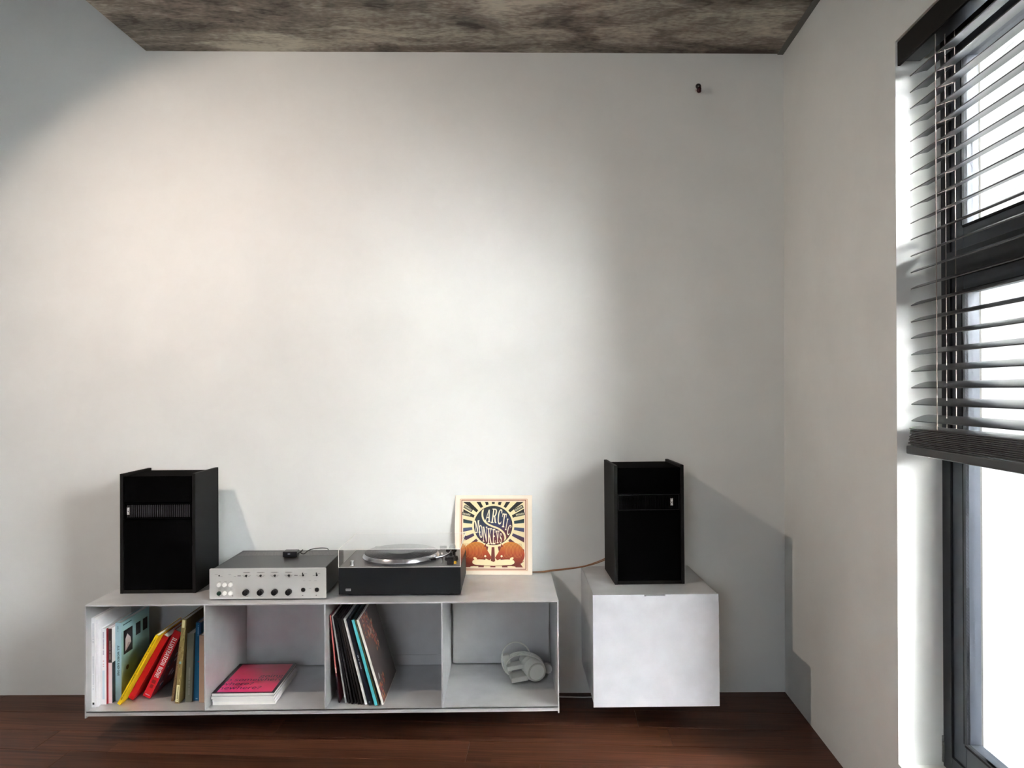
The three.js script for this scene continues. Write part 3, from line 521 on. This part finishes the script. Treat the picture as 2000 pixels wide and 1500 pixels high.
stand(book('white book with a lilac printed spine and red back cover', 0.0198, 0.271, 0.21, 0xf2f0f2, (c, w, h) => { fill(c, w, h, '#f4f2f5'); dashes(c, w, 40, h * 0.34, 2, '#a7a0b4'); dashes(c, w, h * 0.42, h * 0.5, 3, '#d8b4b4'); c.fillStyle = 'rgba(170,205,220,0.5)'; c.fillRect(w * 0.3, h * 0.55, w * 0.4, h * 0.38); }, (c, w, h) => { fill(c, w, h, '#b01522'); }), 0.0198, 0.0440, -0.058, 0);
stand(book('book with a dark brown and pink spine beside the pale blue book', 0.0142, 0.270, 0.2, 0xe8dede, (c, w, h) => { fill(c, w, h, '#ecd9db'); c.fillStyle = '#3a2c29'; c.fillRect(0, h * 0.01, w, h * 0.45); dashes(c, w, h * 0.16, h * 0.42, 6, '#cfc4bb'); c.fillStyle = '#d5414e'; c.fillRect(0, 0, w * 0.1, h); }, (c, w, h) => { fill(c, w, h, '#f1eeec'); c.fillStyle = '#20262c'; c.fillRect(0, h * 0.46, w, h); }), 0.0142, 0.0591, -0.068, 0);
stand(book('pale blue book with a dark framed picture on its cover', 0.0215, 0.281, 0.215, 0xa9c9d2, (c, w, h) => { fill(c, w, h, '#a8cad3'); down(c, w, 'ALL WORDS AND ONE', h * 0.29, 34, '#1c2e36', 'sans-serif', 'bold', h * 0.41); down(c, w * 0.9, 'eds. n', h * 0.04, 24, '#3c5560'); }, (c, w, h) => {
  const g = c.createLinearGradient(0, 0, 0, h); g.addColorStop(0, '#a6d0d8'); g.addColorStop(0.45, '#9cc3bf'); g.addColorStop(1, '#a0a552'); c.fillStyle = g; c.fillRect(0, 0, w, h);
  c.fillStyle = '#1e4650'; c.fillRect(w * 0.05, h * 0.035, w * 0.3, 8);
  const fr = (x, y, ww, hh) => { c.fillStyle = '#0c0c10'; c.fillRect(w * x, h * y, w * ww, h * hh); c.fillStyle = '#2a262b'; c.fillRect(w * (x + 0.03), h * (y + 0.03), w * (ww - 0.06), h * (hh - 0.06)); };
  fr(0.07, 0.12, 0.31, 0.31); c.fillStyle = '#e8d6d6'; c.beginPath(); for (const [x, y] of [[0.13, 0.24], [0.2, 0.18], [0.31, 0.25], [0.33, 0.32], [0.13, 0.4]]) c.lineTo(w * x, h * y); c.fill(); c.fillStyle = '#c9aeb4'; c.beginPath(); for (const [x, y] of [[0.13, 0.4], [0.22, 0.3], [0.33, 0.32]]) c.lineTo(w * x, h * y); c.fill();
  fr(0.5, 0.12, 0.17, 0.16); fr(0.76, 0.12, 0.17, 0.16); c.fillStyle = '#50452a'; c.beginPath(); c.ellipse(w * 0.2, h * 0.62, w * 0.05, h * 0.03, 0, 0, 7); c.fill();
}), 0.0215, 0.0813, -0.090, 0);
stand(book('thin yellow book leaning to the right against red books', 0.0122, 0.280, 0.21, 0xf2c613, (c, w, h) => { fill(c, w, h, '#f4cb12'); dashes(c, w, 30, h * 0.93, 5, '#8a6a10'); }), 0.0122, 0.0955, -0.0515, 29.6);
stand(book('plain red book leaning beside the yellow one', 0.0210, 0.260, 0.2, 0xb80a16, (c, w, h) => { fill(c, w, h, '#c20a18'); }), 0.0210, 0.1205, -0.094, 29.6);
stand(book('red book with large white lettering down its leaning spine', 0.0285, 0.265, 0.2, 0xc8101f, (c, w, h) => {
  fill(c, w, h, '#d3101f'); down(c, w * 1.05, 'ILLUSTRATION NOW!', h * 0.10, 74, '#fbf4f2', 'sans-serif', 'bold', h * 0.6);
  c.fillStyle = '#8d1018'; c.fillRect(w * 0.25, h * 0.74, w * 0.5, h * 0.05); c.fillRect(w * 0.3, h * 0.81, w * 0.42, h * 0.05); c.fillStyle = '#f6dcdc'; c.fillRect(w * 0.2, h * 0.955, w * 0.6, 12);
}, (c, w, h) => { fill(c, w, h, '#8c0f18'); for (let i = 0; i < 40; i++) { c.fillStyle = ['#2c2a52', '#d8d0d4', '#611', '#331a2e'][i % 4]; c.beginPath(); c.ellipse(rr(0, w), rr(h * 0.4, h), rr(10, 50), rr(8, 40), rr(0, 3), 0, 7); c.fill(); } }), 0.0285, 0.1755, -0.106, 26.1);
stand(book('slim brown magazine between red and gold books', 0.0095, 0.215, 0.17, 0x6d5338, (c, w, h) => { fill(c, w, h, '#8a6a48'); dashes(c, w, 20, h * 0.95, 7, '#c9a87c'); }), 0.0088, 0.2720, -0.082, 8.2);
stand(book('tall gold book with a worn metallic spine', 0.0160, 0.301, 0.21, 0x8a7546, (c, w, h) => {
  fill(c, w, h, '#94804f'); for (let i = 0; i < 60; i++) { c.fillStyle = `rgba(${rnd() < 0.5 ? '236,226,170' : '70,55,28'},${rr(0.1, 0.5)})`; c.fillRect(rr(0, w), rr(0, h), rr(2, 9), rr(10, 60)); }
  c.fillStyle = '#e7dfae'; c.fillRect(w * 0.15, 8, w * 0.6, h * 0.09); c.fillRect(w * 0.1, h * 0.78, w * 0.7, h * 0.2); c.fillStyle = '#7d6a3c'; dashes(c, w, h * 0.8, h * 0.96, 2, '#7d6a3c'); c.fillStyle = '#8fb9bd'; c.fillRect(w * 0.2, h * 0.5, w * 0.5, h * 0.03);
}), 0.0160, 0.3020, -0.059, 5.1);
stand(book('grey-olive book right of the tall gold one', 0.0245, 0.246, 0.19, 0x6c6c5e, (c, w, h) => { fill(c, w, h, '#747567'); dashes(c, w, h * 0.5, h * 0.9, 8, '#9b9b8d'); }), 0.0245, 0.3420, -0.073, 2);
stand(book('blue book with paler lettering at the top of its spine', 0.0185, 0.281, 0.2, 0x16628f, (c, w, h) => { fill(c, w, h, '#1a6b98'); c.fillStyle = '#123a66'; c.fillRect(w * 0.75, 0, w * 0.25, h * 0.17); dashes(c, w, 30, h * 0.17, 9, '#8fc4e6'); c.fillStyle = '#a02a52'; c.beginPath(); c.arc(w * 0.75, h * 0.5, w * 0.14, 0, 7); c.fill(); c.fillStyle = '#9fd0e4'; c.fillRect(w * 0.4, h * 0.97, w * 0.4, 8); }), 0.0185, 0.3612, -0.084, 2);
stand(book('pinkish tan book at the right end of the row', 0.0193, 0.240, 0.19, 0xc09f86, (c, w, h) => { fill(c, w, h, '#c8a78e'); }), 0.0193, 0.3888, -0.067, 0.45);

// ------------------------------------------------------------ magazines in the second compartment
{
  const texMag = canvasTex(800, 1024, (c, w, h) => {
    fill(c, w, h, '#1d1b1e');
    const g = c.createLinearGradient(0, h, w, 0); g.addColorStop(0, '#ee2d86'); g.addColorStop(0.45, '#e33a62'); g.addColorStop(1, '#c23b4c'); c.fillStyle = g; c.fillRect(w * 0.065, h * 0.03, w * 0.89, h * 0.94);
    for (let i = 0; i < 26; i++) { c.fillStyle = `rgba(${rnd() < 0.5 ? '214,92,70' : '235,60,140'},${rr(0.05, 0.2)})`; c.beginPath(); c.ellipse(rr(60, w - 60), rr(60, h - 60), rr(40, 160), rr(30, 90), 0, 0, 7); c.fill(); }
    c.save(); c.beginPath(); c.rect(w * 0.065, 0, w * 0.89, h); c.clip();
    c.fillStyle = '#240a1a'; c.textBaseline = 'alphabetic';
    const line = (txt, x, y, s, al = 'left') => { c.textAlign = al; c.font = `${s}px sans-serif`; c.fillText(txt, w * x, h * y); };
    line('going', 0.945, 0.50, 128, 'right'); line('o somewhere?', 0.045, 0.615, 124); line('where?', 0.03, 0.75, 128); line('newhere?', 0.03, 0.88, 128);
    c.restore();
  });
  const W = 0.222, D = 0.292, base = new THREE.Vector3(0.5335, 0, -0.046);
  let y = FLOOR_Y + 0.0003;
  const labels = ['white magazine at the bottom of the pink-topped stack', 'white magazine second from the bottom of the stack', 'white magazine just under the pink one', 'pink magazine with black lettering, topmost of the stack'];
  [[0.0125, 0.004, 0.010, 0.000], [0.0085, 0.003, -0.006, 0.002], [0.0085, -0.0005, 0.010, 0.004], [0.0105, -0.0005, 0.004, 0.000]].forEach(([t, dx, turn, dz], i) => {
    const m = thing('magazine', labels[i], 'magazine', 'stack of magazines in the second compartment');
    const cover = i === 3 ? std(0x1d1b1e, 0.4) : std(0xf1efef, 0.45);
    part(m, 'cover', join([box(-W / 2, W / 2, t - 0.0007, t, -D, 0, 0.0003), box(-W / 2, W / 2, 0, 0.0007, -D, 0, 0.0003), box(-W / 2, -W / 2 + 0.0008, 0, t, -D, 0, 0.0003)]), cover);
    const leaves = []; for (let k = 0; k < 5; k++) { const q0 = 0.0007 + (t - 0.0014) * k / 5, q1 = 0.0007 + (t - 0.0014) * (k + 1) / 5 - 0.0002; leaves.push(box(-W / 2 + 0.001, W / 2 - rr(0.0005, 0.002), q0, q1, -D + 0.001, -rr(0.0003, 0.0018))); }
    part(m, 'pages', join(leaves), M.paper);
    if (i === 3) { const p = part(m, 'cover_print', sheet(W - 0.0005, D - 0.0005), printed(texMag, 0.28)); p.rotation.x = -Math.PI / 2; p.position.set(0, t + 0.0002, -D / 2); }
    put(m, CONSOLE, base.x + dx, y, base.z + dz, turn); y += t + 0.0003;
  });
}

// ------------------------------------------------------------ records in the third compartment
{
  const H = 0.314, D = 0.314, G = 'records leaning in the third compartment';
  const texLast = canvasTex(768, 768, (c, w, h) => {
    const g = c.createLinearGradient(0, 0, w, h); g.addColorStop(0, '#6e5a56'); g.addColorStop(0.5, '#4c413f'); g.addColorStop(1, '#3a302c'); c.fillStyle = g; c.fillRect(0, 0, w, h);
    for (let i = 0; i < 300; i++) { c.fillStyle = `rgba(${rnd() < 0.5 ? '30,24,24' : '150,132,122'},${rr(0.04, 0.14)})`; c.fillRect(rr(0, w), rr(0, h), rr(2, 50), rr(1, 6)); }
    const spot = (x, y, s, n) => { for (let i = 0; i < n; i++) { c.fillStyle = ['#c2502c', '#e08a48', '#8c2730', '#d9b08a', '#5b3052', '#b23a2c'][i % 6]; c.globalAlpha = 0.85; c.beginPath(); c.ellipse(w * (x + rr(-s, s)), h * (y + rr(-s, s) * 1.1), rr(6, 26), rr(4, 18), rr(0, 3), 0, 7); c.fill(); } c.globalAlpha = 1; };
    spot(0.22, 0.14, 0.12, 60); spot(0.42, 0.26, 0.11, 55); spot(0.5, 0.42, 0.09, 40); spot(0.34, 0.06, 0.08, 26); spot(0.12, 0.9, 0.09, 40); spot(0.3, 0.82, 0.05, 20);
    c.fillStyle = '#dfe3e8'; c.beginPath(); c.ellipse(w * 0.14, h * 0.73, 20, 30, 0.2, 0, 7); c.fill(); c.fillStyle = '#e9ddd8'; c.beginPath(); c.ellipse(w * 0.36, h * 0.24, 10, 34, 0.3, 0, 7); c.fill();
  });
  const list = [
    ['pink and black record sleeve, leftmost of the leaning records', 0.872, 0.0050, -0.050, 5.5, '#d9776c', (c, w, h) => { fill(c, w, h, '#d97a70'); dashes(c, w, h * 0.1, h * 0.45, 3, '#7e2433'); c.fillStyle = '#e7b9ac'; c.fillRect(0, h * 0.6, w, h * 0.06); c.fillStyle = '#6d1f2a'; c.fillRect(0, h * 0.66, w, h * 0.04); c.fillStyle = '#0d0c0e'; c.fillRect(0, h * 0.7, w, h); }, 0x5b1220],
    ['white record sleeve between the pink one and the black ones', 0.8954, 0.0062, -0.050, 8.6, '#e9e7e2', null, 0xe8e6e0],
    ['black record sleeve nearest the white one at left', 0.9090, 0.0062, -0.042, 9.8, '#0c0b0c', (c, w, h) => { fill(c, w, h, '#0c0b0c'); dashes(c, w, h * 0.2, h * 0.5, 11, '#8e8a84'); dashes(c, w, h * 0.7, h * 0.9, 12, '#77736e'); }, 0x0b0a0b],
    ['black record sleeve with sparse grey spine print, second black one', 0.9210, 0.0062, -0.036, 10.6, '#0b0a0a', (c, w, h) => { fill(c, w, h, '#0b0a0a'); dashes(c, w, h * 0.55, h * 0.85, 13, '#5c5852'); }, 0x0a090a],
    ['plain black record sleeve in the middle of the black ones', 0.9330, 0.0062, -0.040, 11.4, '#100e0e', null, 0x0e0c0c],
    ['black record sleeve with faint brown spine, fourth black one', 0.9450, 0.0062, -0.033, 12.2, '#15110f', (c, w, h) => { fill(c, w, h, '#15110f'); dashes(c, w, h * 0.1, h * 0.8, 15, '#4a382e'); }, 0x120f0d],
    ['dark brown record sleeve beside the thick white one', 0.9560, 0.0060, -0.030, 12.8, '#2a211e', null, 0x1d1715],
    ['thick white record sleeve in the middle of the row', 0.9696, 0.0095, -0.030, 13.7, '#efece7', null, 0xeae7e1],
    ['navy record sleeve with small white print on its spine', 0.9851, 0.0140, -0.025, 14.6, '#0d1526', (c, w, h) => { fill(c, w, h, '#0d1528'); dashes(c, w, h * 0.42, h * 0.58, 17, '#c9ced8'); c.fillStyle = '#06080e'; c.fillRect(w * 0.6, 0, w * 0.4, h); c.fillStyle = '#d8dade'; c.fillRect(w * 0.2, h * 0.96, w * 0.3, 8); }, 0x0a101e],
    ['turquoise record sleeve right of the navy one', 1.0065, 0.0105, -0.020, 15.0, '#5cc4cf', null, 0x123c3c],
    ['thin black record sleeve with a green and yellow edge', 1.0186, 0.0040, -0.022, 15.2, '#1a1a14', (c, w, h) => { fill(c, w, h, '#16150f'); c.fillStyle = '#a8a04a'; c.fillRect(w * 0.55, 0, w * 0.2, h); c.fillStyle = '#4b8a6a'; c.fillRect(w * 0.3, 0, w * 0.1, h); }, 0x14130f],
    ['white-edged record sleeve with a brown picture cover, rightmost of the records', 1.0297, 0.0080, -0.028, 16.35, '#efeae2', null, 0xece6dd],
  ];
  list.forEach(([label, x, t, z, lean, spine, draw, sides], i) => {
    const r = thing('record_sleeve', label, 'record', G);
    part(r, 'sleeve', box(-t / 2, t / 2, 0, H, -D, -0.0004, 0.0008), std(sides, 0.5));
    if (draw) part(r, 'spine', sheet(t * 0.94, H - 0.001), printed(spineTex(t, H, draw), 0.4)).position.set(0, H / 2, -0.0002);
    else part(r, 'spine', new RoundedBoxGeometry(t * 0.96, H - 0.001, 0.0008, 1, 0.0003), std(spine, 0.5)).position.set(0, H / 2, -0.0003);
    if (i === list.length - 1) { const f = part(r, 'cover_print', sheet(D - 0.008, H - 0.008), printed(texLast, 0.3)); f.rotation.y = Math.PI / 2; f.position.set(t / 2 + 0.0002, H / 2, -D / 2); }
    stand(r, t, x, z, lean, false);
  });
}

// ------------------------------------------------------------ white device wrapped in its cable, fourth compartment
{
  const o = put(thing('hand_lamp', 'cream plastic device with a round end wrapped in its own cable', 'device'), CONSOLE, 1.588, FLOOR_Y + 0.0405, -0.215, 0.12);
  o.scale.setScalar(1.26);
  const body = part(o, 'body', lathe([[0, 0], [0.026, 0], [0.0285, 0.001], [0.0305, 0.004], [0.0315, 0.012], [0.0300, 0.03], [0.031, 0.032], [0.031, 0.036], [0.029, 0.038], [0.029, 0.05], [0.031, 0.052], [0.031, 0.057], [0.028, 0.06], [0.026, 0.085], [0.020, 0.1], [0, 0.102]], 44).rotateX(-Math.PI / 2), M.bag);
  body.rotation.x = 0.10; body.rotation.y = 0.22;
  part(body, 'end_cap', lathe([[0, 0.001], [0.020, 0.0008], [0.0235, 0.0], [0.0245, -0.0016], [0.0272, -0.0022], [0.0285, -0.0006], [0.0288, 0.002]], 44).rotateX(-Math.PI / 2), std(new THREE.Color().setRGB(0.55, 0.55, 0.48), 0.55), 'round greyish end face');
  const br = part(o, 'bracket', join([box(-0.080, -0.028, -0.022, -0.006, -0.055, -0.004, 0.003), box(-0.086, -0.024, 0.004, 0.018, -0.075, -0.035, 0.003), box(-0.092, -0.070, -0.01, 0.045, -0.085, -0.06, 0.004)]), M.bag);
  br.rotation.z = 0.12;
  const loop = []; for (let i = 0; i <= 20; i++) { const t = i / 20 * Math.PI * 2.1; loop.push([-0.055 + 0.045 * Math.cos(t), 0.022 + 0.052 * Math.sin(t), -0.06 + 0.006 * Math.sin(t * 2)]); }
  part(o, 'cable', tube(loop, 0.0022, 120), M.bag);
  for (let k = 0; k < 3; k++) { const ring = []; for (let i = 0; i <= 24; i++) { const t = i / 24 * Math.PI * 2; ring.push([-0.030 + 0.055 * Math.cos(t), 0.006 + 0.037 * Math.sin(t) - 0.1 * 0, -0.035 - k * 0.012 + 0.02 * Math.cos(t)]); } part(o, 'cable', tube(ring, 0.0022, 80), M.bag); }
  const plug = part(o, 'plug', lathe([[0, 0.018], [0.012, 0.018], [0.0145, 0.015], [0.015, 0], [0.009, -0.012], [0, -0.014]], 28).rotateX(Math.PI / 2), M.bag); plug.position.set(0.043, -0.012, -0.07);
}

// ------------------------------------------------------------ cables and the wall fitting
{
  const s = thing('speaker_cable', 'brown speaker cable rising from behind the sleeve to the right speaker', 'cable');
  s.position.set(0.1, 0.5, -3.08);
  part(s, 'wire', tube([[-0.12, 0.006, -0.012], [0.0, 0.0015, -0.006], [0.055, 0.006, 0.0], [0.10, 0.012, 0.0], [0.16, 0.018, 0.0], [0.22, 0.027, 0.002], [0.27, 0.043, 0.004], [0.315, 0.062, 0.005], [0.36, 0.085, 0.006], [0.42, 0.11, 0.01]], 0.0021, 90), M.copper);
  part(s, 'wire', tube([[-0.12, 0.002, -0.016], [0.0, -0.0015, -0.010], [0.055, 0.002, -0.004], [0.10, 0.008, -0.002], [0.16, 0.0145, -0.002], [0.22, 0.024, -0.002], [0.27, 0.037, 0.0], [0.315, 0.055, 0.001], [0.36, 0.078, 0.002], [0.42, 0.104, 0.006]], 0.0021, 90), M.copper);
  const c = thing('power_cable', 'thin white cable lying on the floor between console and cabinet', 'cable');
  c.position.set(0.3, 0.003, -3.09);
  part(c, 'wire', tube([[-0.6, 0, 0.012], [-0.2, 0.001, 0.006], [-0.05, 0, 0.022], [0.03, 0, 0.026], [0.12, 0, 0.018], [0.3, 0.001, 0.008], [0.5, 0, 0.01]], 0.003, 80), M.greyCable);
  const h = thing('wall_fitting', 'small dark red knob-like fitting high on the back wall', 'wall fitting');
  h.position.set(0.798, 2.482, BACK);
  part(h, 'wall_plug', cyl(0.0085, 0.0085, 0.004, 20).rotateX(Math.PI / 2).translate(0, 0, 0.001), std(0xd9cfc8, 0.6));
  part(h, 'shaft', cyl(0.005, 0.005, 0.024, 14).rotateX(Math.PI / 2).translate(0.001, -0.002, 0.013), std(0x2a0c10, 0.35, 0.3));
  part(h, 'collar', new THREE.TorusGeometry(0.0072, 0.0044, 10, 24).translate(-0.002, 0.006, 0.026), M.black, 'black ring');
  part(h, 'knob', lathe([[0, -0.012], [0.006, -0.011], [0.0088, -0.007], [0.0086, 0], [0.0095, 0.006], [0.006, 0.012], [0, 0.013]], 24).translate(0.002, -0.007, 0.022), std(0x3a0f18, 0.25, 0.4));
}

scene.traverse((o) => { if (o.isMesh) o.castShadow = o.receiveShadow = true; });
renderer.render(scene, camera);
